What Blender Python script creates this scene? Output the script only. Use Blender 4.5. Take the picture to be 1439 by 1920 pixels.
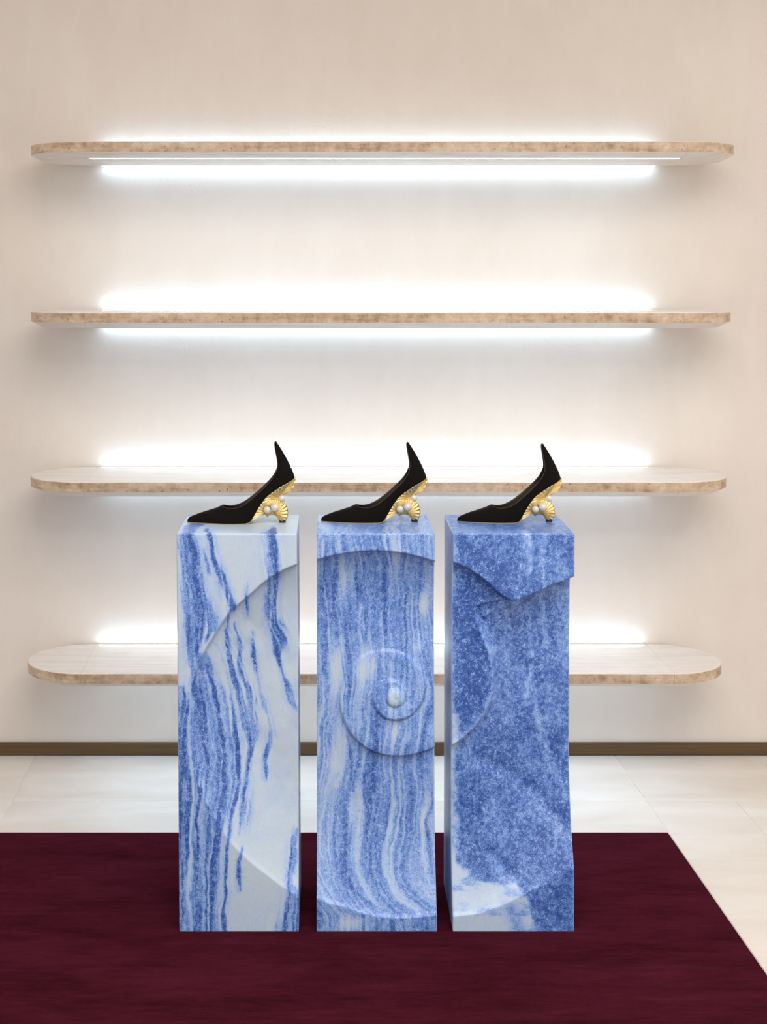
import bpy, bmesh, math
import numpy as np
from mathutils import Vector, Matrix

for o in list(bpy.data.objects):
    bpy.data.objects.remove(o)
scene = bpy.context.scene
COL = scene.collection

# ------------------------------------------------------------------ camera
# metres; camera at the origin of x / y, looking along +y, floor z = 0
F = 2873.0                 # focal length in photo pixels (1439 wide)
VX, VY = 528.0, 520.0      # vanishing point of the depth direction
CAM_H = 1.508
cam = bpy.data.cameras.new('camera')
cam.sensor_fit = 'HORIZONTAL'
cam.sensor_width = 36.0
cam.lens = F / 1439.0 * 36.0
cam.shift_x = (719.5 - VX) / 1439.0
cam.shift_y = -(960.0 - VY) / 1439.0
cam.clip_end = 100
camo = bpy.data.objects.new('camera', cam)
camo.location = (0, 0, CAM_H)
camo.rotation_euler = (math.pi / 2, 0, 0)
COL.objects.link(camo)
scene.camera = camo

# ------------------------------------------------------------------ world, lights, exposure
world = bpy.data.worlds.new('world')
scene.world = world
world.use_nodes = True
wbg = world.node_tree.nodes['Background']
wbg.inputs[0].default_value = (1.0, 0.965, 0.925, 1)
wbg.inputs[1].default_value = 0.92


def area(name, loc, rot, sx, sy, power, col):
    l = bpy.data.lights.new(name, 'AREA')
    l.shape = 'RECTANGLE'
    l.size = sx
    l.size_y = sy
    l.energy = power
    l.color = col
    o = bpy.data.objects.new(name, l)
    o.location = loc
    o.rotation_euler = rot
    COL.objects.link(o)
    return o


# soft ceiling panels of the shop
area('ceiling_panel_light', (0.9, 1.7, 3.16), (0, 0, 0), 3.0, 1.6, 74, (1.0, 0.95, 0.90))
area('ceiling_panel_light', (0.6, 0.0, 3.16), (0, 0, 0), 2.4, 0.9, 60, (1.0, 0.95, 0.90))
LED_STRENGTH = 16.0          # lines at the wall, upper side
LED_LOWER = 13.0             # lines at the wall, underside
LED_FRONT = 21.0             # downlight line under the front edge

vs = scene.view_settings
vs.view_transform = 'Standard'
vs.look = 'None'
vs.gamma = 1.0
vs.use_curve_mapping = False
vs.exposure = 0.16


# ------------------------------------------------------------------ helpers
def link(o, parent=None):
    COL.objects.link(o)
    if parent is not None:
        o.parent = parent
    return o


def tag(o, label=None, cat=None, group=None, kind=None):
    if label:
        o['label'] = label
    if cat:
        o['category'] = cat
    if group:
        o['group'] = group
    if kind:
        o['kind'] = kind
    return o


def empty(name, loc=(0, 0, 0)):
    o = bpy.data.objects.new(name, None)
    o.location = loc
    o.empty_display_size = 0.05
    return link(o)


def mesh_obj(name, verts, faces, mat, parent=None, smooth=False, mats=None):
    m = bpy.data.meshes.new(name)
    m.from_pydata([tuple(map(float, v)) for v in verts], [], [tuple(map(int, f)) for f in faces])
    m.validate()
    bm = bmesh.new()
    bm.from_mesh(m)
    bmesh.ops.recalc_face_normals(bm, faces=bm.faces)
    bm.to_mesh(m)
    bm.free()
    for x in (mats or [mat]):
        m.materials.append(x)
    if smooth:
        m.shade_smooth()
    return link(bpy.data.objects.new(name, m), parent)


def box_mesh(name, lo, hi, mat, bevel=0.0, seg=1):
    bm = bmesh.new()
    bmesh.ops.create_cube(bm, size=1.0)
    for v in bm.verts:
        v.co = Vector([lo[i] + (v.co[i] + 0.5) * (hi[i] - lo[i]) for i in range(3)])
    if bevel > 0:
        bmesh.ops.bevel(bm, geom=bm.edges[:], offset=bevel, segments=seg, affect='EDGES', profile=0.5)
    m = bpy.data.meshes.new(name)
    bm.to_mesh(m)
    bm.free()
    m.materials.append(mat)
    return m


def box(name, lo, hi, mat, parent=None, bevel=0.0, seg=1):
    return link(bpy.data.objects.new(name, box_mesh(name, lo, hi, mat, bevel, seg)), parent)


def catmull(P, n):
    """Catmull-Rom through rows of P (k x d), n samples per span."""
    P = np.asarray(P, float)
    Q = np.vstack([2 * P[0] - P[1], P, 2 * P[-1] - P[-2]])
    out = []
    for i in range(1, len(Q) - 2):
        t = np.linspace(0, 1, n, endpoint=False)[:, None]
        p0, p1, p2, p3 = Q[i - 1], Q[i], Q[i + 1], Q[i + 2]
        out.append(0.5 * (2 * p1 + (p2 - p0) * t + (2 * p0 - 5 * p1 + 4 * p2 - p3) * t ** 2
                          + (3 * p1 - p0 - 3 * p2 + p3) * t ** 3))
    out.append(P[-1:])
    return np.vstack(out)


def sstep(a, b, x):
    t = np.clip((x - a) / (b - a), 0, 1)
    return t * t * (3 - 2 * t)


# value noise in numpy (for stone veining)
def _hash(ix, iy, iz, seed):
    h = (ix * 374761393 + iy * 668265263 + iz * 2147483647 + seed * 974634777) & 0xFFFFFFFF
    h = ((h ^ (h >> 13)) * 1274126177) & 0xFFFFFFFF
    h = ((h ^ (h >> 16)) * 2246822519) & 0xFFFFFFFF
    return ((h ^ (h >> 15)) & 0xFFFFFF) / float(0xFFFFFF)


def vnoise(x, y, z=0.0, seed=0):
    x, y, z = np.broadcast_arrays(np.asarray(x, float), np.asarray(y, float), np.asarray(z, float))
    fx, fy, fz = np.floor(x), np.floor(y), np.floor(z)
    ix, iy, iz = fx.astype(np.int64), fy.astype(np.int64), fz.astype(np.int64)
    u, v, w = x - fx, y - fy, z - fz
    u, v, w = [a * a * a * (a * (a * 6 - 15) + 10) for a in (u, v, w)]
    r = 0
    for dx in (0, 1):
        for dy in (0, 1):
            for dz in (0, 1):
                r = r + _hash(ix + dx, iy + dy, iz + dz, seed) * (u if dx else 1 - u) * (v if dy else 1 - v) * (w if dz else 1 - w)
    return r * 2 - 1


def fbm(x, y, z=0.0, seed=0, octv=4):
    a, r, n = 1.0, 0.0, 0.0
    for k in range(octv):
        r = r + a * vnoise(np.asarray(x) * 2 ** k, np.asarray(y) * 2 ** k, np.asarray(z) * 2 ** k, seed + 17 * k)
        n += a
        a *= 0.5
    return r / n


# ------------------------------------------------------------------ materials
class NT:
    def __init__(self, name):
        self.m = bpy.data.materials.new(name)
        self.m.use_nodes = True
        self.t = self.m.node_tree
        self.b = self.t.nodes['Principled BSDF']

    def n(self, kind, **kw):
        nd = self.t.nodes.new(kind)
        for k, v in kw.items():
            if k.startswith('i_'):
                nd.inputs[k[2:].replace('_', ' ')].default_value = v
            else:
                setattr(nd, k, v)
        return nd

    def l(self, a, b):
        self.t.links.new(a, b)

    def coords(self, scale=(1, 1, 1)):
        tc = self.n('ShaderNodeTexCoord')
        mp = self.n('ShaderNodeMapping')
        mp.inputs['Scale'].default_value = scale
        self.l(tc.outputs['Object'], mp.inputs['Vector'])
        return mp.outputs['Vector']

    def noise(self, vec, scale, detail=4, rough=0.55, dist=0.0):
        nd = self.n('ShaderNodeTexNoise')
        nd.inputs['Scale'].default_value = scale
        nd.inputs['Detail'].default_value = detail
        nd.inputs['Roughness'].default_value = rough
        nd.inputs['Distortion'].default_value = dist
        self.l(vec, nd.inputs['Vector'])
        return nd.outputs['Fac']

    def ramp(self, fac, stops):
        nd = self.n('ShaderNodeValToRGB')
        cr = nd.color_ramp
        while len(cr.elements) < len(stops):
            cr.elements.new(0.5)
        for e, (p, c) in zip(cr.elements, stops):
            e.position = p
            e.color = (*c, 1) if len(c) == 3 else c
        self.l(fac, nd.inputs['Fac'])
        return nd.outputs['Color']

    def math(self, op, a, b=None, clamp=False):
        nd = self.n('ShaderNodeMath', operation=op)
        nd.use_clamp = clamp
        for i, v in enumerate((a, b)):
            if v is None:
                continue
            if isinstance(v, (int, float)):
                nd.inputs[i].default_value = v
            else:
                self.l(v, nd.inputs[i])
        return nd.outputs[0]

    def mix(self, fac, a, b, blend='MIX'):
        nd = self.n('ShaderNodeMix', data_type='RGBA', blend_type=blend)
        for sock, v in ((nd.inputs[0], fac), (nd.inputs[6], a), (nd.inputs[7], b)):
            if isinstance(v, (int, float)):
                sock.default_value = v
            elif isinstance(v, tuple):
                sock.default_value = (*v, 1)
            else:
                self.l(v, sock)
        return nd.outputs[2]

    def bump(self, height, strength, dist):
        nd = self.n('ShaderNodeBump')
        nd.inputs['Strength'].default_value = strength
        nd.inputs['Distance'].default_value = dist
        self.l(height, nd.inputs['Height'])
        self.l(nd.outputs['Normal'], self.b.inputs['Normal'])

    def col(self, c):
        if isinstance(c, tuple):
            self.b.inputs['Base Color'].default_value = (*c, 1)
        else:
            self.l(c, self.b.inputs['Base Color'])

    def set(self, **kw):
        for k, v in kw.items():
            self.b.inputs[k.replace('_', ' ')].default_value = v
        return self


def mat_plaster():
    t = NT('plaster')
    v = t.coords()
    a = t.noise(v, 2.2, 6, 0.6)
    b = t.noise(t.coords((1, 1, 0.35)), 9, 6, 0.65, 0.4)
    f = t.math('ADD', t.math('MULTIPLY', a, 0.6), t.math('MULTIPLY', b, 0.4))
    t.col(t.ramp(f, [(0.30, (0.66, 0.585, 0.52)), (0.70, (0.73, 0.665, 0.605))]))
    f2 = t.noise(v, 55, 8, 0.7, 0.3)
    patch = t.ramp(t.noise(v, 3.5, 4, 0.6), [(0.45, (0.1, 0.1, 0.1)), (0.65, (1, 1, 1))])
    t.bump(t.math('MULTIPLY', f2, patch), 0.35, 0.004)
    t.set(Roughness=0.85)
    t.b.inputs['Specular IOR Level'].default_value = 0.15
    return t.m


def mat_travertine():
    """Cross-cut edge: brown mottled banding with small pits."""
    t = NT('travertine_edge')
    v = t.coords()
    a = t.noise(v, 30, 6, 0.68, 0.3)
    c = t.noise(t.coords((1, 3, 12)), 5, 5, 0.6, 0.2)
    f = t.math('ADD', t.math('MULTIPLY', a, 0.6), t.math('MULTIPLY', c, 0.4))
    base = t.ramp(f, [(0.37, (0.32, 0.21, 0.125)), (0.49, (0.51, 0.37, 0.255)), (0.63, (0.66, 0.53, 0.41))])
    pits = t.ramp(t.noise(t.coords((1, 1, 1.6)), 130, 3, 0.5), [(0.29, (1, 1, 1)), (0.35, (0, 0, 0))])
    t.col(t.mix(pits, base, (0.22, 0.13, 0.07)))
    t.bump(a, 0.1, 0.002)
    t.set(Roughness=0.55)
    return t.m


def mat_travertine_face():
    """Vein-cut honed faces: pale cream with fine lengthwise lines."""
    t = NT('travertine_face')
    c = t.noise(t.coords((0.6, 16, 16)), 5, 6, 0.65, 0.25)
    a = t.noise(t.coords(), 14, 5, 0.6)
    f = t.math('ADD', t.math('MULTIPLY', c, 0.75), t.math('MULTIPLY', a, 0.25))
    t.col(t.ramp(f, [(0.34, (0.60, 0.51, 0.44)), (0.5, (0.71, 0.64, 0.575)), (0.64, (0.76, 0.71, 0.655))]))
    t.set(Roughness=0.38)
    return t.m


def mat_tile():
    t = NT('limestone_tile')
    info = t.n('ShaderNodeObjectInfo')
    tc = t.n('ShaderNodeTexCoord')
    add = t.n('ShaderNodeVectorMath', operation='ADD')
    t.l(tc.outputs['Object'], add.inputs[0])
    cmb = t.n('ShaderNodeCombineXYZ')
    t.l(t.math('MULTIPLY', info.outputs['Random'], 37.0), cmb.inputs[0])
    t.l(cmb.outputs[0], add.inputs[1])
    mp = t.n('ShaderNodeMapping')
    mp.inputs['Scale'].default_value = (1.0, 3.0, 1.0)
    t.l(add.outputs[0], mp.inputs['Vector'])
    f = t.noise(mp.outputs[0], 2.6, 8, 0.62, 0.5)
    c = t.ramp(f, [(0.3, (0.66, 0.59, 0.52)), (0.6, (0.74, 0.685, 0.63)), (0.8, (0.77, 0.72, 0.67))])
    tone = t.ramp(info.outputs['Random'], [(0, (0.95, 0.94, 0.93)), (1, (1.0, 1.0, 1.0))])
    t.col(t.mix(1.0, c, tone, 'MULTIPLY'))
    t.set(Roughness=0.42)
    t.b.inputs['Specular IOR Level'].default_value = 0.4
    return t.m


def mat_rug():
    t = NT('wine_wool')
    v = t.coords()
    a = t.noise(t.coords((1, 3.2, 1)), 3.0, 5, 0.6, 0.4)
    g = t.noise(v, 420, 3, 0.7)
    a2 = t.noise(t.coords((1, 5, 1)), 14, 4, 0.65, 0.6)
    f = t.math('ADD', t.math('ADD', t.math('MULTIPLY', a, 0.42), t.math('MULTIPLY', a2, 0.30)), t.math('MULTIPLY', g, 0.28))
    t.col(t.ramp(f, [(0.36, (0.029, 0.0040, 0.0070)), (0.64, (0.078, 0.0110, 0.0230))]))
    t.bump(t.math('ADD', t.math('MULTIPLY', g, 0.5), a2), 0.6, 0.004)
    t.set(Roughness=1.0)
    t.b.inputs['Specular IOR Level'].default_value = 0.0
    return t.m


def mat_bronze():
    t = NT('bronze')
    f = t.noise(t.coords((1, 1, 60)), 3, 3, 0.5)
    t.col(t.ramp(f, [(0.3, (0.10, 0.06, 0.028)), (0.7, (0.145, 0.09, 0.042))]))
    t.set(Roughness=0.5, Metallic=0.55)
    return t.m


def mat_marble(white, pale, mid, deep):
    """Blue marble. 'vein' (0 white .. 1 blue) is stored on the vertices, crystals come from noise."""
    t = NT('blue_marble')
    v = t.coords()
    at = t.n('ShaderNodeAttribute', attribute_name='vein')
    vein = at.outputs['Fac']
    g1 = t.noise(v, 420, 3, 0.8)
    g2 = t.noise(t.coords((1, 1, 0.45)), 150, 4, 0.75)
    g3 = t.noise(v, 105, 4, 0.8)
    sp1 = t.math('MULTIPLY', t.math('SUBTRACT', g1, 0.5), 2.1)
    sp2 = t.math('MULTIPLY', t.math('SUBTRACT', g2, 0.5), 1.0)
    sp3 = t.math('MULTIPLY', t.math('SUBTRACT', g3, 0.5), t.math('MULTIPLY', t.math('MULTIPLY', vein, vein), 3.2))
    amp = t.math('ADD', 0.22, t.math('MULTIPLY', vein, 0.75))
    g = t.math('ADD', t.math('MULTIPLY', t.math('ADD', sp1, sp2), amp), sp3)
    f = t.math('ADD', vein, g, clamp=True)
    c = t.ramp(f, [(0.0, white), (0.25, pale), (0.55, mid), (1.0, deep)])
    vo = t.n('ShaderNodeTexVoronoi')
    vo.inputs['Scale'].default_value = 170
    t.l(v, vo.inputs['Vector'])
    fl = t.ramp(vo.outputs['Distance'], [(0.12, (1, 1, 1)), (0.32, (0, 0, 0))])
    sel = t.ramp(t.noise(v, 48, 3, 0.6), [(0.52, (0, 0, 0)), (0.62, (1, 1, 1))])
    dk = t.math('MULTIPLY', t.math('MULTIPLY', fl, sel), t.math('MULTIPLY', vein, 0.7))
    t.col(t.mix(dk, c, deep))
    t.bump(g1, 0.12, 0.0010)
    t.set(Roughness=0.36)
    t.b.inputs['Specular IOR Level'].default_value = 0.5
    return t.m


def mat_simple(name, c, rough=0.5, metal=0.0, **kw):
    t = NT(name)
    f = t.noise(t.coords(), 90, 3, 0.6)
    t.col(t.ramp(f, [(0.3, tuple(x * 0.92 for x in c)), (0.7, tuple(min(1, x * 1.06) for x in c))]))
    t.set(Roughness=rough, Metallic=metal)
    for k, v in kw.items():
        t.b.inputs[k.replace('_', ' ')].default_value = v
    return t.m


def mat_led(name, strength):
    t = NT(name)
    t.col((0.9, 0.95, 1.0))
    t.b.inputs['Emission Color'].default_value = (0.55, 0.78, 1.0, 1)
    t.b.inputs['Emission Strength'].default_value = strength
    return t.m


M_PLASTER = mat_plaster()
M_TRAV = mat_travertine()
M_TRAVF = mat_travertine_face()
M_TILE = mat_tile()
M_RUG = mat_rug()
M_BRONZE = mat_bronze()
M_LED = mat_led('led_diffuser', LED_STRENGTH)
M_LED_LOWER = mat_led('led_lower_diffuser', LED_LOWER)
M_LED_FRONT = mat_led('led_front_diffuser', LED_FRONT)
M_HOUSING = mat_simple('white_housing', (0.7, 0.7, 0.7), 0.5)
M_GROUT = mat_simple('grout', (0.82, 0.79, 0.75), 0.8)
M_CEIL = mat_simple('ceiling_paint', (0.78, 0.74, 0.69), 0.9)
M_MARBLE = mat_marble((0.52, 0.615, 0.69), (0.365, 0.50, 0.78), (0.130, 0.268, 0.66), (0.026, 0.078, 0.32))
M_VELVET = mat_simple('black_velvet', (0.0045, 0.0034, 0.0028), 0.9, 0.0, Sheen_Weight=0.10, Sheen_Roughness=0.35,
                      Sheen_Tint=(0.5, 0.36, 0.28, 1), Specular_IOR_Level=0.12)
M_LINING = mat_simple('brown_lining', (0.034, 0.021, 0.0145), 0.6)
M_GOLD = mat_simple('gold', (0.78, 0.60, 0.28), 0.28, 1.0)
M_PEARL = mat_simple('pearl', (0.58, 0.56, 0.50), 0.22, 0.0, Coat_Weight=0.6, Coat_Roughness=0.1)
M_SOLE = mat_simple('sole_leather', (0.30, 0.23, 0.13), 0.45)
M_RUBBER = mat_simple('black_rubber', (0.010, 0.011, 0.016), 0.5)

# ------------------------------------------------------------------ room
WALL_Y = 4.84
XL, XR, YF = -3.6, 4.4, -1.6
wall = box('wall_back', (XL, WALL_Y, -0.05), (XR, WALL_Y + 0.15, 3.3), M_PLASTER)
tag(wall, 'warm beige textured plaster wall behind the shelves', 'wall', kind='structure')
ceil_ = box('ceiling', (XL, YF, 3.2), (XR, WALL_Y, 3.3), M_CEIL)
tag(ceil_, 'plain pale ceiling above the display', 'ceiling', kind='structure')
bb = box('baseboard_back', (XL, WALL_Y - 0.012, 0.003), (XR, WALL_Y, 0.0405), M_BRONZE, bevel=0.001)
tag(bb, 'low brown bronze skirting along the plaster wall', 'baseboard', kind='structure')

floor = box('floor', (XL, YF, -0.06), (XR, WALL_Y, -0.0022), M_GROUT)
tag(floor, 'pale cream limestone tiled floor around the rug', 'floor', kind='structure')
RX0, RX1, RY0, RY1 = -2.43, 1.051, 0.35, 4.155      # rug opening
BW = 0.258                                           # border strip width
G = 0.0011


def tile(x0, x1, y0, y1):
    if x1 - x0 < 0.03 or y1 - y0 < 0.03:
        return
    cx, cy = (x0 + x1) / 2, (y0 + y1) / 2
    w, d = (x1 - x0) / 2 - G, (y1 - y0) / 2 - G
    key = 'tile_%d_%d' % (round(w * 1e4), round(d * 1e4))
    m = bpy.data.meshes.get(key) or box_mesh(key, (-w, -d, -0.02), (w, d, 0), M_TILE, bevel=0.0008)
    o = bpy.data.objects.new('tile', m)
    o.location = (cx, cy, 0)
    link(o, floor)


TW = 0.913
xs = [RX1 + TW * k for k in range(-6, 5)]
xs = [max(XL, min(XR, x)) for x in xs]
for a, b in zip(xs, xs[1:]):
    tile(a, b, RY1 + BW, WALL_Y - 0.003)             # row along the wall
    if a < RX1:
        tile(a, b, RY1, RY1 + BW)                    # border behind the rug
ys = [RY1 - TW * k for k in range(0, 8)]
ys = [max(YF, y) for y in ys]
tile(RX1, RX1 + BW, RY1, RY1 + BW)
for b, a in zip(ys, ys[1:]):
    tile(RX1, RX1 + BW, a, b)
    tile(XL, RX0, a, b)
xs2 = [min(XR, RX1 + BW + TW * k) for k in range(0, 5)]
ys2 = [RY1 + BW] + [max(YF, RY1 + BW - TW * k) for k in range(1, 8)]
for a, b in zip(xs2, xs2[1:]):
    for d, c in zip(ys2, ys2[1:]):
        tile(a, b, c, d)
for a, b in zip(xs, xs[1:]):
    if b <= RX1 + 1e-6:
        tile(max(a, RX0), b, YF, RY0)

rug = box('rug', (RX0 + 0.002, RY0, -0.0022), (RX1 - 0.003, RY1 - 0.002, 0.004), M_RUG, bevel=0.002, seg=2)
tag(rug, 'dark wine red wool rug under the three marble plinths', 'rug')

# ------------------------------------------------------------------ shelves
SH_F, SH_B = 4.475, WALL_Y - 0.002


def shelf(px_l, px_r, z_top, label):
    Dm = (SH_F + SH_B) / 2
    xl, xr = (px_l - VX) * Dm / F, (px_r - VX) * Dm / F
    r = (SH_B - SH_F) / 2
    root = empty('wall_shelf', ((xl + xr) / 2, SH_B, z_top - 0.047))
    tag(root, label, 'shelf', 'travertine wall shelves')
    hx = (xr - xl) / 2

    def ring(inset, z, side):
        pts = []
        rr = r - inset
        n = 28
        c = side * (hx - r)
        for i in range(n + 1):
            a = -math.pi / 2 + math.pi * i / n
            pts.append((c + side * rr * math.cos(a), -r + rr * math.sin(a), z))
        return pts

    def stone(o):
        for p in o.data.polygons:
            p.material_index = 1 if abs(p.normal.z) < 0.3 else 0

    prof = [(0.002, 0.047), (0.0, 0.045), (0.0, 0.0172), (0.036, 0.0)]
    # rounded end pieces and the long middle slab meet in hairline joints
    for side in (-1, 1):
        verts, faces = [], []
        for ins, z in prof:
            verts += ring(ins, z, side)
        n = 29
        for k in range(len(prof) - 1):
            for i in range(n - 1):
                faces.append((k * n + i, k * n + i + 1, (k + 1) * n + i + 1, (k + 1) * n + i))
        faces.append(tuple(range(n)))
        faces.append(tuple(range((len(prof) - 1) * n, len(prof) * n)))
        faces.append(tuple([k * n for k in range(len(prof))] + [k * n + n - 1 for k in reversed(range(len(prof)))]))
        stone(mesh_obj('end_piece', verts, faces, M_TRAV, root, mats=[M_TRAVF, M_TRAV]))
    cx = hx - r - 0.0004
    pl = [(-r - (r - i), z) for i, z in prof] + [(-r + (r - i), z) for i, z in reversed(prof)]
    verts = [(-cx, y, z) for y, z in pl] + [(cx, y, z) for y, z in pl]
    n = len(pl)
    faces = [tuple(range(n)), tuple(range(n, 2 * n))] + [(i, (i + 1) % n, n + (i + 1) % n, n + i) for i in range(n)]
    stone(mesh_obj('slab', verts, faces, M_TRAV, root, mats=[M_TRAVF, M_TRAV]))
    # light lines let into the top and the underside
    lx = hx - r - 0.012
    for nm, y0, y1, z0, z1, ma in (('upper_light_strip', -0.026, -0.012, 0.0440, 0.0472, M_LED),
                                   ('lower_light_strip', -0.026, -0.012, -0.0002, 0.003, M_LED_LOWER),
                                   ('front_light_strip', -2 * r + 0.0365, -2 * r + 0.0585, -0.0002, 0.002, M_LED_FRONT)):
        st = box(nm, (-lx, y0, z0), (lx, y1, z1), ma, root)
        st.data.materials.append(M_HOUSING)
        for p in st.data.polygons:                      # only the diffuser faces glow, the edges are housing
            p.material_index = 0 if abs(p.normal.z) > 0.5 else 1
    return root


def zs(py):
    return CAM_H + (VY - py) * SH_F / F


shelf(60, 1372, zs(265), 'highest travertine wall shelf with rounded ends, near the top of the wall')
shelf(60, 1366, zs(586), 'second travertine wall shelf from the top, empty, above the shoes')
shelf(59, 1358, zs(904), 'third travertine wall shelf from the top, directly behind the black shoes')
shelf(54, 1349, zs(1263), 'lowest travertine wall shelf, nearest the floor behind the plinths')

# ------------------------------------------------------------------ marble plinths
PD = 3.52                       # distance of the plinths' front face
KP = PD / F                     # metres per photo pixel on that face
P_DEPTH = 0.277
Z0 = 0.004
ZTOP = CAM_H - (1000 - VY) * KP
SKEW = 0.0087


def seg_dist(px, py, pts):
    d2 = np.full(px.shape, 1e12)
    for (x0, y0), (x1, y1) in zip(pts, pts[1:]):
        dx, dy = x1 - x0, y1 - y0
        t = np.clip(((px - x0) * dx + (py - y0) * dy) / (dx * dx + dy * dy + 1e-9), 0, 1)
        d2 = np.minimum(d2, (px - x0 - t * dx) ** 2 + (py - y0 - t * dy) ** 2)
    return np.sqrt(d2)


def inside(px, py, pts):
    r = np.zeros(px.shape, bool)
    for (x0, y0), (x1, y1) in zip(pts, pts[1:] + pts[:1]):
        if y0 == y1:
            continue
        c = ((y0 > py) != (y1 > py)) & (px < (x1 - x0) * (py - y0) / (y1 - y0) + x0)
        r ^= c
    return r


def vein_lines(px, py, lines):
    """Union of tapering veins, each a polyline of (x, y, half width)."""
    best = np.zeros(px.shape)
    for pts in lines:
        P = catmull(pts, 6)
        for (x0, y0, w0), (x1, y1, w1) in zip(P, P[1:]):
            dx, dy = x1 - x0, y1 - y0
            t = np.clip(((px - x0) * dx + (py - y0) * dy) / (dx * dx + dy * dy + 1e-9), 0, 1)
            d = np.sqrt((px - x0 - t * dx) ** 2 + (py - y0 - t * dy) ** 2)
            w = np.maximum(w0 + (w1 - w0) * t, 0.4)
            best = np.maximum(best, (1 - sstep(0.45, 1.45, d / w)) * np.clip(w / 4.5, 0.15, 1))
    return best


OUT = [(1500, 905), (1110, 1068), (1068, 1085), (1035, 1097), (1012, 1108), (990, 1117), (965, 1128), (943, 1116), (925, 1101),
       (905, 1083), (885, 1069), (865, 1059), (852, 1054), (816, 1052), (790, 1044), (760, 1037), (730, 1033),
       (705, 1031.5), (675, 1033), (640, 1038), (615, 1043), (594, 1049), (575, 1053), (556, 1058), (535, 1066),
       (510, 1080), (490, 1095), (470, 1113), (450, 1130), (435, 1143), (420, 1162), (408, 1180), (397, 1198),
       (385, 1217), (375, 1240), (366, 1262), (360, 1290), (356, 1315), (354, 1345), (354, 1375), (357, 1410),
       (362, 1440), (370, 1468), (380, 1495), (395, 1522), (410, 1548), (420, 1565), (435, 1585), (455, 1606),
       (475, 1624), (500, 1643), (530, 1666), (560, 1684), (594, 1688), (614, 1696), (647, 1705), (679, 1716),
       (712, 1723), (745, 1726), (778, 1724), (819, 1720), (850, 1722), (897, 1717), (940, 1702), (973, 1685),
       (993, 1675), (1028, 1658), (1056, 1643), (1076, 1630), (1110, 1612), (1500, 1410)]
SPC = (743.0, 1318.0)
# whorl edge: turning angle (deg, clockwise on the stone face), radius, step height (mm)
SP = np.array([(-110, 300, 0), (-48, 226, 0), (-15, 194, 4), (0, 184, 8), (18, 164, 12),
               (30, 150, 14), (42, 135, 15), (52, 121, 15), (70, 114, 15), (90, 112, 15), (120, 111, 14), (150, 107, 11),
               (180, 104, 7), (210, 100, 5), (240, 94, 4), (270, 84, 4), (300, 74, 5), (330, 63, 6), (360, 52, 7),
               (390, 45, 9), (420, 42, 10), (450, 41, 10), (500, 41, 9), (540, 40, 7), (580, 37, 5), (620, 31, 5),
               (660, 24, 6), (690, 20, 5), (720, 18, 3), (780, 17, 0), (1080, 17, 0)], float)
LIP = [(965, 1128), (935, 1131), (906, 1137), (896, 1143), (893, 1155), (897, 1175), (908, 1200), (920, 1230), (926, 1260), (927, 1290),
       (920, 1325), (908, 1352), (890, 1377), (870, 1396), (848, 1411), (780, 1428)]
HOOK = LIP + [(740, 1300), (740, 1000), (852, 1000), (943, 1060)]


def relief(px, py):
    """Depth (m, into the stone) of the carved shell on the common front face."""
    d = seg_dist(px, py, OUT) * np.where(inside(px, py, OUT), 1, -1)
    ty = np.clip((py - 1050) / 520, 0, 1)
    rx = sstep(905, 985, px)
    rt = (1 - sstep(0.1, 0.9, ty))
    step = 0.003 + 0.015 * rt + 0.045 * rx * rt
    dmax = 0.060 + 0.016 * rx
    rw = 120 + 70 * ty
    dd = np.clip(d, 0, None)
    bowl = 1 - (1 - np.clip(dd / rw, 0, 1)) ** 2
    dep = step * sstep(0, 6, d) + (dmax - step) * bowl
    dx, dy = px - SPC[0], py - SPC[1]
    r = np.hypot(dx, dy)
    th = np.degrees(np.arctan2(dy, dx))
    th = np.where(th < -110, th + 360, th)
    ins = np.zeros(px.shape)
    for k in range(3):
        ph = th + 360 * k
        R = np.interp(ph, SP[:, 0], SP[:, 1])
        S = np.interp(ph, SP[:, 0], SP[:, 2]) * 0.001
        e = R - r
        prof = np.clip((e + 4.5) / 4.5, 0, 1) ** 1.2
        L = 60.0 if k == 0 else 32.0
        groove = -0.12 * np.exp(-np.clip(-e, 0, None) / 5.0) * sstep(1.5, -1.5, e)
        ins = ins + S * (prof * np.exp(-(np.clip(e, 0, None) / L) ** 2) + groove)
    ins = ins + 0.012 * np.sqrt(np.clip(1 - (r / 18.0) ** 2, 0, 1)) + 0.020 * np.exp(-(r / 80.0) ** 2)
    w = sstep(2, 30, d)
    wav = (0.0035 * fbm(px / 95, py / 120, 3.1, 5, 3) + 0.0012 * fbm(px / 22, py / 40, 0.7, 9, 2)) * w
    # long soft tool creases in the outer lip
    cre = 0.006 * np.exp(-(seg_dist(px, py, [(905, 1440), (960, 1465), (1010, 1510), (1062, 1560)]) / 14.0) ** 2)
    cre = cre + 0.006 * np.exp(-(seg_dist(px, py, [(925, 1615), (950, 1645), (992, 1676)]) / 10.0) ** 2)
    cre = cre - 0.004 * np.exp(-(seg_dist(px, py, [(915, 1163), (935, 1147), (975, 1144)]) / 4.0) ** 2)
    tot = dep - ins * sstep(0, 24, d) + wav + cre * w
    # flat inner lip on the right-hand block, breaking off along a hooked ridge
    h = seg_dist(px, py, LIP) * np.where(inside(px, py, HOOK), 1, -1)
    mh = np.where(h > 0, 1.0, np.clip(1 + h / (4 + 13 * sstep(1140, 1190, py) * (1 - sstep(1330, 1400, py))), 0, 1) ** 1.4) * sstep(822, 846, px)
    flat = 0.024 * sstep(0, 6, d) + 0.016 * bowl + 0.4 * wav - 0.003 * np.exp(-(h / 7.0) ** 2)
    tot = tot * (1 - mh) + flat * mh
    return np.clip(tot, 0.0, 0.1)


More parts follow.
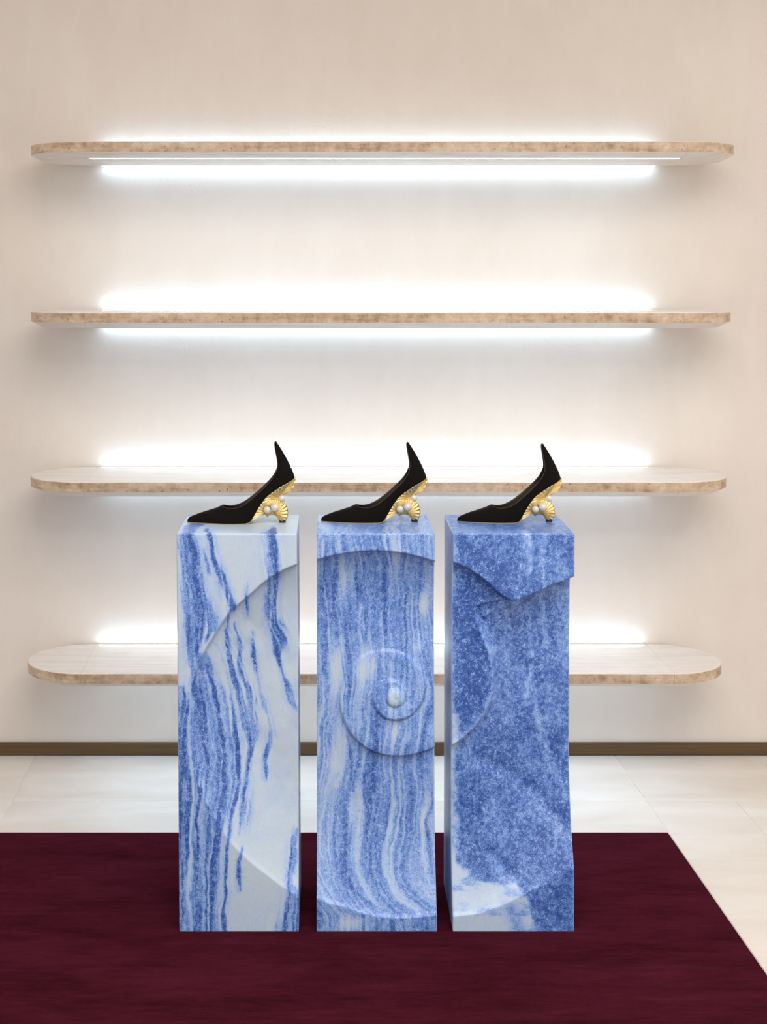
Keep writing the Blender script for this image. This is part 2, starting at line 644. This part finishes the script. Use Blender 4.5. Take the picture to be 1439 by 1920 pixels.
def stripes(x, seed, freq, y):
    """Banding that runs down the block: 1-D noise across, slowly drifting along."""
    return fbm(x * freq, y * freq * 0.055, 0.0, seed, 4)


def fray(px, py, d, a=4.0):
    return a * fbm(px / 9.0, py / 48.0, d * 40, 3, 3) + 0.35 * a * fbm(px / 3.0, py / 9.0, d * 60, 13, 2)


def vein_left(px, py, d):
    x = px + 6 * fbm(px / 60, py / 60, d * 6, 2, 3) + d * 60 * vnoise(d * 3, 0.3, 0, 4)
    x2 = x + fray(px, py, d, 3.4)
    lines = [
        [(338, 990, 7), (344, 1060, 7), (350, 1110, 8), (356, 1160, 9), (360, 1205, 8), (357, 1250, 4)],
        [(353, 990, 6), (362, 1050, 8), (371, 1100, 9), (379, 1150, 10), (376, 1190, 9), (366, 1235, 3)],
        [(370, 1070, 1.5), (382, 1110, 4), (392, 1150, 8), (399, 1178, 6), (388, 1205, 3)],
        [(390, 990, 6), (398, 1040, 5), (411, 1080, 6), (424, 1115, 7), (434, 1140, 5), (424, 1165, 3), (422, 1200, 4),
         (430, 1240, 5), (437, 1285, 5), (446, 1330, 4), (458, 1385, 4), (463, 1420, 3)],
        [(404, 1060, 1), (418, 1100, 3), (430, 1130, 4)], [(379, 1030, 1), (388, 1060, 3), (392, 1078, 1.5)],
        [(506, 990, 10), (510, 1040, 10), (512, 1080, 9), (507, 1120, 10), (509, 1160, 10), (517, 1190, 11), (522, 1225, 9),
         (524, 1250, 5), (532, 1280, 2), (541, 1300, 6), (549, 1325, 7), (555, 1350, 3)],
        [(437, 1175, 2), (449, 1225, 4), (450, 1275, 5), (463, 1308, 5), (467, 1350, 6), (470, 1395, 7), (464, 1440, 3)],
        [(463, 1095, 1.5), (460, 1130, 3.5), (460, 1166, 1.5)],
        [(471, 1195, 1.2), (475, 1250, 4), (485, 1300, 3), (494, 1335, 4.5), (502, 1368, 3), (503, 1410, 5), (498, 1476, 2.5)],
        [(340, 1290, 4), (343, 1350, 9), (347, 1420, 13), (349, 1500, 14), (347, 1580, 15), (342, 1660, 9), (338, 1755, 7)],
        [(556, 1570, 3), (547, 1625, 7), (542, 1665, 5), (550, 1690, 13), (542, 1760, 22)],
        [(455, 1595, 1.5), (450, 1635, 4), (447, 1672, 2)],
        [(385, 1250, 3), (396, 1290, 5), (406, 1340, 8), (416, 1390, 9), (424, 1430, 7), (416, 1470, 8), (410, 1520, 8), (404, 1580, 7),
         (400, 1640, 9), (398, 1700, 9), (400, 1760, 8)],
        [(374, 1250, 4), (378, 1300, 7), (384, 1360, 6), (390, 1420, 5), (392, 1480, 6), (386, 1540, 6), (384, 1640, 7), (386, 1760, 6)],
        [(363, 1290, 3), (366, 1350, 4), (370, 1420, 5), (374, 1500, 7), (372, 1580, 9), (368, 1660, 9), (366, 1760, 9)],
        [(430, 1320, 1.5), (440, 1380, 4), (448, 1440, 5), (444, 1490, 5), (430, 1540, 3), (424, 1600, 3), (420, 1680, 4), (426, 1760, 4)],
        [(482, 1300, 1), (478, 1360, 2), (474, 1410, 4), (460, 1470, 5), (450, 1520, 4), (446, 1570, 1.5)],
    ]
    core = vein_lines(x2, py, lines)
    halo = vein_lines(x2, py, [[(a, b, c * 2.0 + 3) for a, b, c in L] for L in lines])
    cin = np.interp(py, [1180, 1250, 1350, 1430, 1520, 1640, 1760], [-30, 0, 24, 38, 24, 14, 12])
    cout = np.interp(py, [990, 1100, 1180, 1250, 1400, 1760], [0, 20, 30, 26, 20, 12])
    ins_ = inside(px, py, OUT)
    u = x2 - np.where(ins_, cin, cout)
    fine = sstep(-0.32, 0.34, fbm(u / 4.2, py / 170.0, 0, 25, 3))
    broad = sstep(-0.35, 0.30, fbm(u / 11.0, py / 260.0, 0, 29, 3))
    right = np.interp(py, [990, 1150, 1215, 1240, 1300, 1360, 1420, 1480, 1560, 1660, 1760],
                      [366, 396, 372, 392, 412, 428, 446, 440, 415, 412, 424])
    mass = (1 - sstep(-14, 12, x2 - right)) * np.where(ins_, 1.0, sstep(1255, 1330, py) + (1 - sstep(1255, 1330, py)) * sstep(338, 350, x2 - 0.08 * (py - 1100)) * 0.9)
    val = core * (0.32 + 0.38 * fine + 0.12 * broad) + 0.20 * halo * fine
    val = np.maximum(val, mass * (0.20 + 0.42 * broad + 0.24 * fine))
    wisps = (sstep(-0.10, 0.40, fbm(u / 5.0, py / 150.0, 0, 33, 3)) * 0.50 * sstep(-0.6, 0.1, fbm(u / 24.0, py / 110.0, 0, 35, 2))
             * sstep(1170, 1260, py) * (1 - sstep(452, 492, x)) * (1 - sstep(1530, 1600, py) * sstep(400, 430, x)))
    val = np.maximum(val, wisps)
    val = val + 0.15 * np.exp(-((px - 345) / 12) ** 2 - ((py - 1545) / 35) ** 2) + 0.12 * np.exp(-((px - 345) / 10) ** 2 - ((py - 1405) / 20) ** 2)
    val = val * (1 - 0.7 * np.exp(-(seg_dist(x2, py, [(352, 1290), (356, 1350), (361, 1430), (364, 1520), (362, 1600), (352, 1650), (356, 1755)]) / 3.6) ** 2))
    return np.clip(val + 0.06 + 0.06 * fbm(px / 40, py / 40, 0, 6, 3), 0, 1)


def vein_mid(px, py, d):
    bend = np.interp(py, [990, 1100, 1200, 1300, 1450, 1560, 1610, 1650, 1690, 1720, 1760], [0, 4, 14, 22, 10, -8, -8, 2, 30, 62, 62])
    swirl = 22 * sstep(1560, 1720, py) * np.sin((px - 594) / 226 * math.pi * 1.1)
    x = px - bend + swirl + 15 * fbm(px / 85, py / 120, d * 5, 41, 3) + d * 90 * vnoise(d * 3, 0.7, 0, 4)
    fr = fray(px, py, d, 3.6)
    x = x + fr
    s = stripes(x, 51, 1 / 26.0, py)
    s2 = fbm(x / 8.0, py / 200.0, 0, 57, 3)
    s3 = fbm(x / 3.4, py / 130.0, 0, 58, 2)
    v = 0.45 + 0.20 * s + 0.33 * s2 + 0.30 * s3
    v = v + 0.16 * (1 - sstep(700, 800, px)) * sstep(1060, 1120, py) * (1 - sstep(1180, 1240, py))
    for (cx, cy, a, b, w) in ((797, 1145, 13, 28, .5), (790, 1215, 10, 26, .4), (651, 1100, 12, 45, .45), (632, 1265, 12, 60, .45),
                              (690, 1265, 22, 26, .3), (742, 1318, 16, 20, .5), (628, 1440, 16, 60, .36), (664, 1535, 12, 30, .26),
                              (660, 1735, 22, 14, .45), (800, 1530, 14, 60, .25), (745, 1385, 12, 24, .3)):
        v = v - w * np.exp(-((px - cx + 0.12 * (py - cy)) / a) ** 2 - ((py - cy) / b) ** 2)
    lines = [[(607, 1000, 3), (612, 1040, 4), (606, 1100, 3), (603, 1150, 4), (607, 1200, 5), (607, 1280, 3)],
             [(644, 1000, 3), (646, 1030, 3)], [(684, 1060, 3), (682, 1100, 4), (688, 1160, 3), (684, 1215, 4)],
             [(665, 1050, 3), (672, 1100, 4), (680, 1140, 3)], [(721, 1060, 3), (725, 1130, 5), (724, 1200, 4)],
             [(628, 1120, 1.5), (640, 1180, 2.5), (652, 1215, 2), (658, 1245, 3)],
             [(712, 1370, 4), (705, 1420, 5), (700, 1470, 4), (703, 1500, 5)], [(655, 1400, 3), (658, 1450, 5), (662, 1500, 4)],
             [(655, 1590, 2), (640, 1640, 4), (655, 1670, 5), (690, 1700, 3), (730, 1718, 2)],
             [(740, 1720, 4), (738, 1760, 5)], [(795, 1726, 10), (800, 1760, 10)], [(600, 1690, 3), (596, 1740, 4)]]
    v = v + 0.30 * vein_lines(px + 1.6 * fr, py, lines)
    return np.clip(0.10 + 0.86 * v, 0.06, 0.88)


def vein_right(px, py, d):
    x = px + 10 * fbm(px / 80, py / 110, d * 5, 61, 3)
    v = 0.74 + 0.22 * fbm(px / 30, py / 44, d * 8, 63, 4) + 0.24 * fbm(px / 6.5, py / 7, d * 30, 64, 3) + 0.14 * stripes(x, 65, 1 / 30.0, py)
    lines = [[(992, 990, 3), (994, 1050, 3), (990, 1095, 2)], [(1016, 1000, 3), (1018, 1080, 2), (1026, 1160, 4), (1032, 1230, 2)],
             [(1000, 1180, 2), (1003, 1260, 3), (996, 1340, 2)], [(1012, 1330, 2), (1020, 1380, 4), (1035, 1430, 5), (1050, 1480, 4), (1068, 1510, 3)]]
    v = v - 0.22 * vein_lines(x + fray(px, py, d, 6), py, [[(a, b, c * 1.9) for a, b, c in L] for L in lines])
    # white calcite along the left arris and the foot
    wob = 8 * fbm(px / 20, py / 34, d * 8, 67, 3)
    v = v - 0.50 * (1 - sstep(0, 16, px + wob - np.interp(py, [990, 1300, 1340, 1400, 1440, 1560, 1640, 1700], [842, 842, 846, 858, 848, 854, 852, 870])))
    foot = [(830, 1590), (851, 1605), (868, 1640), (900, 1662), (945, 1668), (972, 1664), (988, 1676), (994, 1690), (1002, 1720), (1016, 1770), (830, 1770)]
    px2, py2 = px + wob * 0.7, py + 5 * fbm(px / 26, py / 18, 0, 69, 3)
    f = seg_dist(px2, py2, foot + foot[:1]) * np.where(inside(px2, py2, foot), 1, -1)
    ft = sstep(-3, 7, f)
    fin = 0.10 + 0.30 * sstep(0.05, 0.5, fbm(px / 40 + py / 120, py / 13, d * 6, 71, 4)) + 0.34 * np.exp(-((px - 962 - 0.35 * (py - 1715)) / 15) ** 2) * sstep(1690, 1705, py)
    v = v * (1 - ft) + fin * ft
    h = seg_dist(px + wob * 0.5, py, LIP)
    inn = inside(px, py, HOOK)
    v = v + 0.17 * inn * sstep(860, 875, px + wob) * (1 - sstep(1300, 1400, py))  # deeper blue stone, with part of the lip's shade put into the colour
    v = v - 0.34 * np.exp(-(h / np.where(inn, 5.0, 12.0)) ** 2) * sstep(1140, 1230, py) * (1 - sstep(1360, 1410, py))  # light ridge stone, with part of the lit slope put into the colour
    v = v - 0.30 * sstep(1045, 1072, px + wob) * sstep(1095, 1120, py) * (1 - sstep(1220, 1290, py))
    for (cx, cy, a, b) in ((945, 1070, 9, 17), (952, 1120, 13, 9), (865, 1012, 6, 8)):
        v = v + 0.45 * (1 - sstep(0.7, 1.1, np.hypot((px - cx + 0.3 * (cy - py) + wob * 0.6) / a, (py - cy + wob * 0.5) / b)))
    return np.clip(v, 0.04, 1.0)


def plinth(x_top, x_bot, vein, label):
    h = ZTOP - Z0
    nx, nz = 136, 440
    yf = np.concatenate([[0, 0.002, 0.006], np.linspace(0.014, P_DEPTH - 0.004, 34), [P_DEPTH - 0.0015, P_DEPTH]])
    ny = len(yf) - 1
    I, J, K = np.meshgrid(np.arange(nx + 1), np.arange(ny + 1), np.arange(nz + 1), indexing='ij')
    surf = (I == 0) | (I == nx) | (J == 0) | (J == ny) | (K == 0) | (K == nz)
    idx = np.full(I.shape, -1, np.int64)
    idx[surf] = np.arange(surf.sum())
    i, j, k = I[surf], J[surf], K[surf]
    t = 1 - k / nz                                        # 0 top .. 1 bottom
    py = 1000 + t * 751.0
    x0 = x_top[0] + (x_bot[0] - x_top[0]) * t
    x1 = x_top[1] + (x_bot[1] - x_top[1]) * t
    px = x0 + (x1 - x0) * i / nx
    pyc, pxc = 1000 + np.clip(t, 0, 1) * 751.0, px
    # relief evaluated once per front vertex, shared along the depth
    gi, gk = np.meshgrid(np.arange(nx + 1), np.arange(nz + 1), indexing='ij')
    gt = 1 - gk / nz
    gx0 = x_top[0] + (x_bot[0] - x_top[0]) * gt
    gx1 = x_top[1] + (x_bot[1] - x_top[1]) * gt
    R = relief(gx0 + (gx1 - gx0) * gi / nx, 1000 + gt * 751.0)
    rec = R[i, k]
    frac = yf[j] / P_DEPTH
    dy = rec + (P_DEPTH - rec) * frac
    X = (px - VX) * KP + SKEW * dy / P_DEPTH
    Y = PD + dy
    Z = Z0 + h * k / nz
    # softly eased arrises
    ed = 0.0012
    fi = ((i == 0) | (i == nx)).astype(int) + ((j == 0) | (j == ny)) + ((k == 0) | (k == nz))
    on = fi >= 2
    X = X + on * ed * ((i == 0).astype(float) - (i == nx))
    Y = Y + on * ed * ((j == 0).astype(float) - (j == ny))
    Z = Z - on * ed * ((k == nz).astype(float))
    cx, cy = float(X.mean()), PD + P_DEPTH / 2
    # sides and top cut through the same banding
    side = np.where(i == 0, -1.0, np.where(i == nx, 1.0, 0.0))
    pv = px + side * dy * 330 * ((j > 0) & (side != 0)) + 18 * fbm(dy * 14, px / 60, 0.0, 77, 2) * (k == nz)
    pvy = py - dy * 240 * (k == nz)
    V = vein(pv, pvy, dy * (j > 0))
    V = np.where(on, V * 0.4, V)                          # pale arrises: bruised stone, plus reflected wall light put into the colour
    m = bpy.data.meshes.new('marble_plinth')
    quads = []

    def grid(a):
        quads.append(np.stack([a[:-1, :-1], a[1:, :-1], a[1:, 1:], a[:-1, 1:]], -1).reshape(-1, 4))
    grid(idx[:, 0, :])
    grid(idx[:, ny, ::-1])
    grid(idx[0, :, ::-1])
    grid(idx[nx, :, :])
    grid(idx[:, ::-1, 0])
    grid(idx[:, :, nz])
    Q = np.concatenate(quads).astype(np.int32)
    m.vertices.add(len(X))
    m.vertices.foreach_set('co', np.stack([X - cx, Y - cy, Z - Z0], -1).astype(np.float32).ravel())
    m.loops.add(Q.size)
    m.loops.foreach_set('vertex_index', Q.ravel())
    m.polygons.add(len(Q))
    m.polygons.foreach_set('loop_start', np.arange(0, Q.size, 4, dtype=np.int32))
    m.update(calc_edges=True)
    m.validate()
    at = m.attributes.new('vein', 'FLOAT', 'POINT')
    at.data.foreach_set('value', V.astype(np.float32))
    m.materials.append(M_MARBLE)
    m.shade_smooth()
    o = bpy.data.objects.new('marble_plinth', m)
    o.location = (cx, cy, Z0)
    link(o)
    tag(o, label, 'plinth', 'carved blue marble plinths')
    return o


plinth((331, 557), (336.5, 560.5), vein_left, 'leftmost marble plinth, pale with blue streaks and one curved carved edge')
plinth((594, 816), (594, 820), vein_mid, 'middle marble plinth carved with the coiled centre of a shell spiral')
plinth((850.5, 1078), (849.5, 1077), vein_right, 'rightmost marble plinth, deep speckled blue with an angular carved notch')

# ------------------------------------------------------------------ shoes
S = 0.2224e-3                  # metres per enlarged photo pixel used for the shoe outline
SIN = 0.157


def sp(cx, cy, y=0.0):
    """Side-view outline point -> shoe space (x towards the heel, z up), y = half width in mm on the viewer's side."""
    return ((cx - 700) * S, y * 1e-3, (975 - cy) * S + y * 1e-3 * SIN)


def build_shoe():
    root = empty('pump_shoe')
    # stations: feather line B, control C (side bulge), top line T
    st = []

    def add(b, c, t):
        st.append([b, c, t])
    mm = 1e-3
    add((sp(126, 970)), (sp(123, 950)), sp(130, 935))
    add((sp(127, 970)[0], 5 * mm, 1.5 * mm), (sp(127, 970)[0], 5 * mm, 8 * mm), sp(136, 928))
    add((sp(160, 970)[0], 10 * mm, 1.5 * mm), (sp(160, 970)[0], 9 * mm, 15 * mm), sp(165, 910))
    add((sp(250, 970)[0], 18.5 * mm, 1.5 * mm), (sp(250, 970)[0], 16 * mm, 23 * mm), sp(250, 876))
    add((sp(350, 970)[0], 26 * mm, 1.5 * mm), (sp(350, 970)[0], 22 * mm, 31 * mm), sp(350, 846))
    add((sp(440, 970)[0], 31 * mm, 1.5 * mm), (sp(440, 970)[0], 27 * mm, 38 * mm), sp(440, 818))
    add((sp(500, 970)[0], 34 * mm, 1.5 * mm), (sp(490, 970)[0], 30 * mm, 41 * mm), sp(486, 795))
    add((sp(545, 970)[0], 35.5 * mm, 1.5 * mm), (sp(535, 970)[0], 34 * mm, 36 * mm), sp(512, 802, 11))
    add((sp(590, 970)[0], 36 * mm, 1.5 * mm), (sp(580, 970)[0], 37 * mm, 28 * mm), sp(552, 820, 20))
    add((sp(640, 970)[0], 36 * mm, 1.5 * mm), (sp(630, 970)[0], 38 * mm, 24 * mm), sp(610, 829, 26))
    add((sp(700, 970)[0], 34 * mm, 1.5 * mm), (sp(690, 970)[0], 37 * mm, 24 * mm), sp(680, 815, 29.5))
    add((sp(760, 970)[0], 31 * mm, 1.8 * mm), (sp(755, 970)[0], 35 * mm, 28 * mm), sp(750, 780, 30))
    add(sp(806, 970, 28), sp(820, 870, 33), sp(815, 730, 28))
    add(sp(843, 905, 25), sp(870, 790, 30), sp(885, 670, 26))
    add(sp(884, 835, 23), sp(920, 720, 28), sp(955, 602, 24))
    add(sp(932, 760, 22), sp(975, 645, 27), sp(1015, 540, 22))
    add(sp(990, 693, 22), sp(1035, 580, 27), sp(1055, 487, 20))
    add(sp(1060, 641, 23.5), sp(1085, 515, 28), sp(1083, 430, 17.5))
    add(sp(1130, 592, 25), sp(1120, 470, 26), sp(1096, 375, 14))
    add(sp(1195, 556, 23), sp(1165, 420, 23), sp(1092, 310, 10.5))
    add(sp(1245, 527, 16), sp(1205, 380, 17), sp(1080, 240, 7.5))
    add(sp(1274, 504, 8), sp(1226, 345, 9), sp(1067, 165, 4.5))
    add(sp(1281, 494, 3), sp(1232, 332, 4), sp(1064, 124, 3.4))
    add(sp(1282, 492, 1.5), sp(1233, 330, 2), sp(1073, 107, 2.2))
    add(sp(1283, 490, 0), sp(1236, 328, 0), sp(1089, 113, 0))
    st = np.array(st, float)
    n = 5
    Bc, Cc, Tc = [catmull(st[:, q, :], n) for q in range(3)]
    for A in (Bc, Cc, Tc):
        A[:, 1] = np.clip(A[:, 1], 0, None)
    open_i = 6 * n
    Tc[:open_i + 1, 1] = 0
    ns = len(Bc)
    nv = 14
    tt = np.linspace(0, 1, nv)[:, None, None]
    sheet = (1 - tt) ** 2 * Bc + 2 * tt * (1 - tt) * Cc + tt ** 2 * Tc      # nv x ns x 3
    verts = [tuple(p) for row in sheet for p in row] + [(p[0], -p[1], p[2]) for row in sheet for p in row]
    off = nv * ns
    faces = []
    for a in range(nv - 1):
        for b in range(ns - 1):
            q = (a * ns + b, a * ns + b + 1, (a + 1) * ns + b + 1, (a + 1) * ns + b)
            faces.append(q)
            faces.append(tuple(off + z for z in reversed(q)))
    m = bpy.data.meshes.new('upper')
    m.from_pydata(verts, [], faces)
    bm = bmesh.new()
    bm.from_mesh(m)
    bmesh.ops.remove_doubles(bm, verts=bm.verts, dist=2e-5)
    bmesh.ops.recalc_face_normals(bm, faces=bm.faces)
    # outward normals
    side_f = max(bm.faces, key=lambda f: f.calc_center_median().y)
    if side_f.normal.y < 0:
        bmesh.ops.reverse_faces(bm, faces=bm.faces)
    bm.to_mesh(m)
    bm.free()
    m.materials.append(M_VELVET)
    m.materials.append(M_LINING)
    m.shade_smooth()
    up = link(bpy.data.objects.new('upper', m), root)
    so = up.modifiers.new('thickness', 'SOLIDIFY')
    so.thickness = 0.0011
    so.offset = -1
    so.material_offset = 1
    up['label'] = 'black velvet upper'

    # insole and outsole
    def sole(i0, i1, dz_top, dz_bot, grow, name, mat, label):
        path = Bc[i0:i1]
        nn = len(path)
        tan = np.gradient(path, axis=0)
        verts, faces = [], []
        cols = np.array([-1, -0.96, -0.6, 0, 0.6, 0.96, 1])
        for side in (0, 1):
            for p, tg in zip(path, tan):
                nrm = np.array([-tg[2], 0, tg[0]])
                nrm /= (np.linalg.norm(nrm) + 1e-12)
                if nrm[2] < 0:
                    nrm = -nrm
                if p[2] < 0.002:
                    nrm = np.array([0, 0, 1.0])
                o_ = dz_top if side == 0 else dz_bot
                for c in cols:
                    verts.append((p[0] + nrm[0] * o_, c * (p[1] + grow), max(p[2] + nrm[2] * o_, 0.0001)))
        w = len(cols)
        for s_ in (0, 1):
            for a in range(nn - 1):
                for b in range(w - 1):
                    q = [s_ * nn * w + a * w + b, s_ * nn * w + a * w + b + 1, s_ * nn * w + (a + 1) * w + b + 1, s_ * nn * w + (a + 1) * w + b]
                    faces.append(q)
        for a in range(nn - 1):
            for b in (0, w - 1):
                faces.append([a * w + b, (a + 1) * w + b, nn * w + (a + 1) * w + b, nn * w + a * w + b])
        for a in (0, nn - 1):
            for b in range(w - 1):
                faces.append([a * w + b, a * w + b + 1, nn * w + a * w + b + 1, nn * w + a * w + b])
        o = mesh_obj(name, verts, faces, mat, root)
        o['label'] = label
        return o
    sole(2, ns - 1, 0.0016, 0.0006, -0.0012, 'insole', M_LINING, 'dark brown insole')
    sole(1, 13 * n, 0.0006, -0.0014, 0.0004, 'outsole', M_SOLE, 'thin tan sole edge')

    # binding along the top line
    path = np.vstack([Tc[open_i:], (Tc[open_i:-1] * np.array([1, -1, 1]))[::-1]])
    cu = bpy.data.curves.new('binding', 'CURVE')
    cu.dimensions = '3D'
    spn = cu.splines.new('POLY')
    spn.points.add(len(path) - 1)
    for p_, q in zip(spn.points, path):
        p_.co = (*q, 1)
    spn.use_cyclic_u = True
    cu.bevel_depth = 0.0008
    cu.bevel_resolution = 2
    tmp = bpy.data.objects.new('binding_curve', cu)
    COL.objects.link(tmp)
    dg = bpy.context.evaluated_depsgraph_get()
    bmesh_m = bpy.data.meshes.new_from_object(tmp.evaluated_get(dg))
    bpy.data.objects.remove(tmp)
    bmesh_m.materials.clear()
    bmesh_m.materials.append(M_LINING)
    bmesh_m.shade_smooth()
    link(bpy.data.objects.new('binding', bmesh_m), root)

    # gold heel made of three fluted shells
    def fan(c, wc, rim, ribs, bulge, amp, curl=0.0):
        rimc = catmull(rim, 14)
        m_ = len(rimc)
        # arc-length parameter
        seg = np.r_[0, np.cumsum(np.hypot(np.diff(rimc[:, 0]), np.diff(rimc[:, 1])))]
        u = seg / seg[-1]
        rows = 12
        verts, faces = [], []
        for side in (-1, 1):
            for a in range(rows + 1):
                t = a / rows
                tu = np.clip(u + curl * (1 - t) * 0.12, 0, 1)
                rx = np.interp(tu, u, rimc[:, 0])
                ry = np.interp(tu, u, rimc[:, 1])
                rib = np.cos(2 * math.pi * ribs * u)
                sc = 1 + 0.008 * rib * t * (0.3 + 0.7 * t)
                X = c[0] + (rx - c[0]) * t * sc
                Yc = c[1] + (ry - c[1]) * t * sc
                W = wc + (rimc[:, 2] - wc) * t ** 1.3 + bulge * math.sin(math.pi * t ** 0.8) + amp * rib * min(1, t * 2.2)
                W = np.maximum(W, 1.0)
                for x_, y_, w_, wn in zip(X, Yc, W, wc + (rimc[:, 2] - wc) * t ** 1.3):
                    q = sp(x_, y_, max(wn, 0))
                    verts.append((q[0], side * w_ * mm, q[2]))
        N = (rows + 1) * m_
        for s_ in (0, 1):
            for a in range(rows):
                for b in range(m_ - 1):
                    faces.append([s_ * N + a * m_ + b, s_ * N + a * m_ + b + 1, s_ * N + (a + 1) * m_ + b + 1, s_ * N + (a + 1) * m_ + b])
        for b in range(m_ - 1):
            faces.append([rows * m_ + b, rows * m_ + b + 1, N + rows * m_ + b + 1, N + rows * m_ + b])
        for b in (0, m_ - 1):
            for a in range(rows):
                faces.append([a * m_ + b, (a + 1) * m_ + b, N + (a + 1) * m_ + b, N + a * m_ + b])
        o = mesh_obj('heel_shell', verts, faces, M_GOLD, root, smooth=True)
        o['label'] = 'fluted gold shell heel'
        return o
    fan((1100, 712), 8, [(920, 778, 20), (950, 735, 21), (990, 694, 21), (1060, 643, 22.5), (1150, 583, 24), (1240, 533, 17),
                         (1286, 496, 5), (1292, 500, 4), (1286, 545, 5), (1264, 602, 6), (1238, 640, 7), (1190, 660, 7), (1150, 690, 7)],
        14, 1.0, 1.15, 0.4)
    fan((1046, 838), 12, [(950, 752, 15), (1010, 728, 13), (1080, 735, 12), (1140, 752, 11), (1185, 780, 10), (1206, 830, 9), (1212, 885, 9),
                          (1203, 930, 8), (1187, 957, 8), (1150, 960, 8), (1115, 957, 8), (1098, 922, 9), (1068, 902, 10), (1030, 897, 11), (1000, 905, 11)],
        15, 3.0, 1.3, 0.9)
    fan((1000, 850), 13, [(1005, 903, 10), (982, 916, 10), (962, 898, 11), (935, 891, 12), (905, 898, 13), (870, 922, 17), (830, 952, 22), (795, 980, 26),
                          (806, 968, 27), (843, 905, 25), (884, 835, 22), (930, 764, 20), (975, 745, 15)],
        14, 1.5, 1.15, -0.5)
    outl = [(925, 785), (960, 745), (1000, 708), (1080, 662), (1180, 602), (1235, 590), (1215, 632), (1150, 680), (1125, 735), (1175, 790),
            (1192, 860), (1180, 948), (1122, 948), (1100, 908), (1050, 888), (985, 900), (930, 884), (862, 918), (890, 855)]
    nn = len(outl)
    hv = [(sp(a, b)[0], sd * 0.0085, sp(a, b)[2] + 0.0010) for sd in (-1, 1) for a, b in outl]
    mesh_obj('heel_core', hv, [tuple(range(nn)), tuple(range(nn, 2 * nn))]
             + [(k, (k + 1) % nn, nn + (k + 1) % nn, nn + k) for k in range(nn)], M_GOLD, root)
    for cx, cy, rr, y in ((1143, 717, 38, 6), (1068, 815, 47, 19), (985, 840, 39, 21)):
        bm = bmesh.new()
        bmesh.ops.create_uvsphere(bm, u_segments=24, v_segments=16, radius=rr * S)
        m_ = bpy.data.meshes.new('pearl')
        bm.to_mesh(m_)
        bm.free()
        m_.materials.append(M_PEARL)
        m_.shade_smooth()
        o = link(bpy.data.objects.new('pearl', m_), root)
        q = sp(cx, cy, y)
        o.location = (q[0], -q[1], q[2])
        o['label'] = 'round cream pearl'
    # heel cap
    tp, bt = sp(1113, 952), sp(1187, 975)
    bm = bmesh.new()
    ring0, ring1 = [], []
    for k in range(20):
        a = 2 * math.pi * k / 20
        ca, sa = math.cos(a), math.sin(a)
        e = 0.55
        qx = math.copysign(abs(ca) ** e, ca)
        qy = math.copysign(abs(sa) ** e, sa)
        xc = (sp(1150, 0)[0])
        ring0.append(bm.verts.new((xc + qx * 0.0076, qy * 0.0076, 0.0)))
        ring1.append(bm.verts.new((xc + qx * 0.0083, qy * 0.0084, 0.0068)))
    for k in range(20):
        bm.faces.new((ring0[k], ring0[(k + 1) % 20], ring1[(k + 1) % 20], ring1[k]))
    bm.faces.new(ring0[::-1])
    bm.faces.new(ring1)
    m_ = bpy.data.meshes.new('heel_tip')
    bm.to_mesh(m_)
    bm.free()
    m_.materials.append(M_RUBBER)
    link(bpy.data.objects.new('heel_tip', m_), root)['label'] = 'black heel tip'
    return root


shoe0 = build_shoe()
parts = list(shoe0.children)


def place_shoe(px_toe, y, scale, label, first=False):
    r = shoe0 if first else shoe0.copy()
    if not first:
        COL.objects.link(r)
        for p in parts:
            c = p.copy()
            COL.objects.link(c)
            c.parent = r
    toe_x = (px_toe - VX) * y / F
    r.location = (toe_x - sp(127, 0)[0] * scale, y, ZTOP + 0.0002)
    r.scale = (scale, scale, scale)
    tag(r, label, 'shoe', 'black velvet pumps on the plinths')
    return r


place_shoe(352.2, 3.677, 1.0, 'black velvet pointed pump with gold shell heel on the leftmost plinth', True)
place_shoe(603.0, 3.690, 0.985, 'black velvet pointed pump with gold shell heel on the middle plinth')
place_shoe(858.6, 3.690, 0.967, 'black velvet pointed pump with gold shell heel on the rightmost plinth')
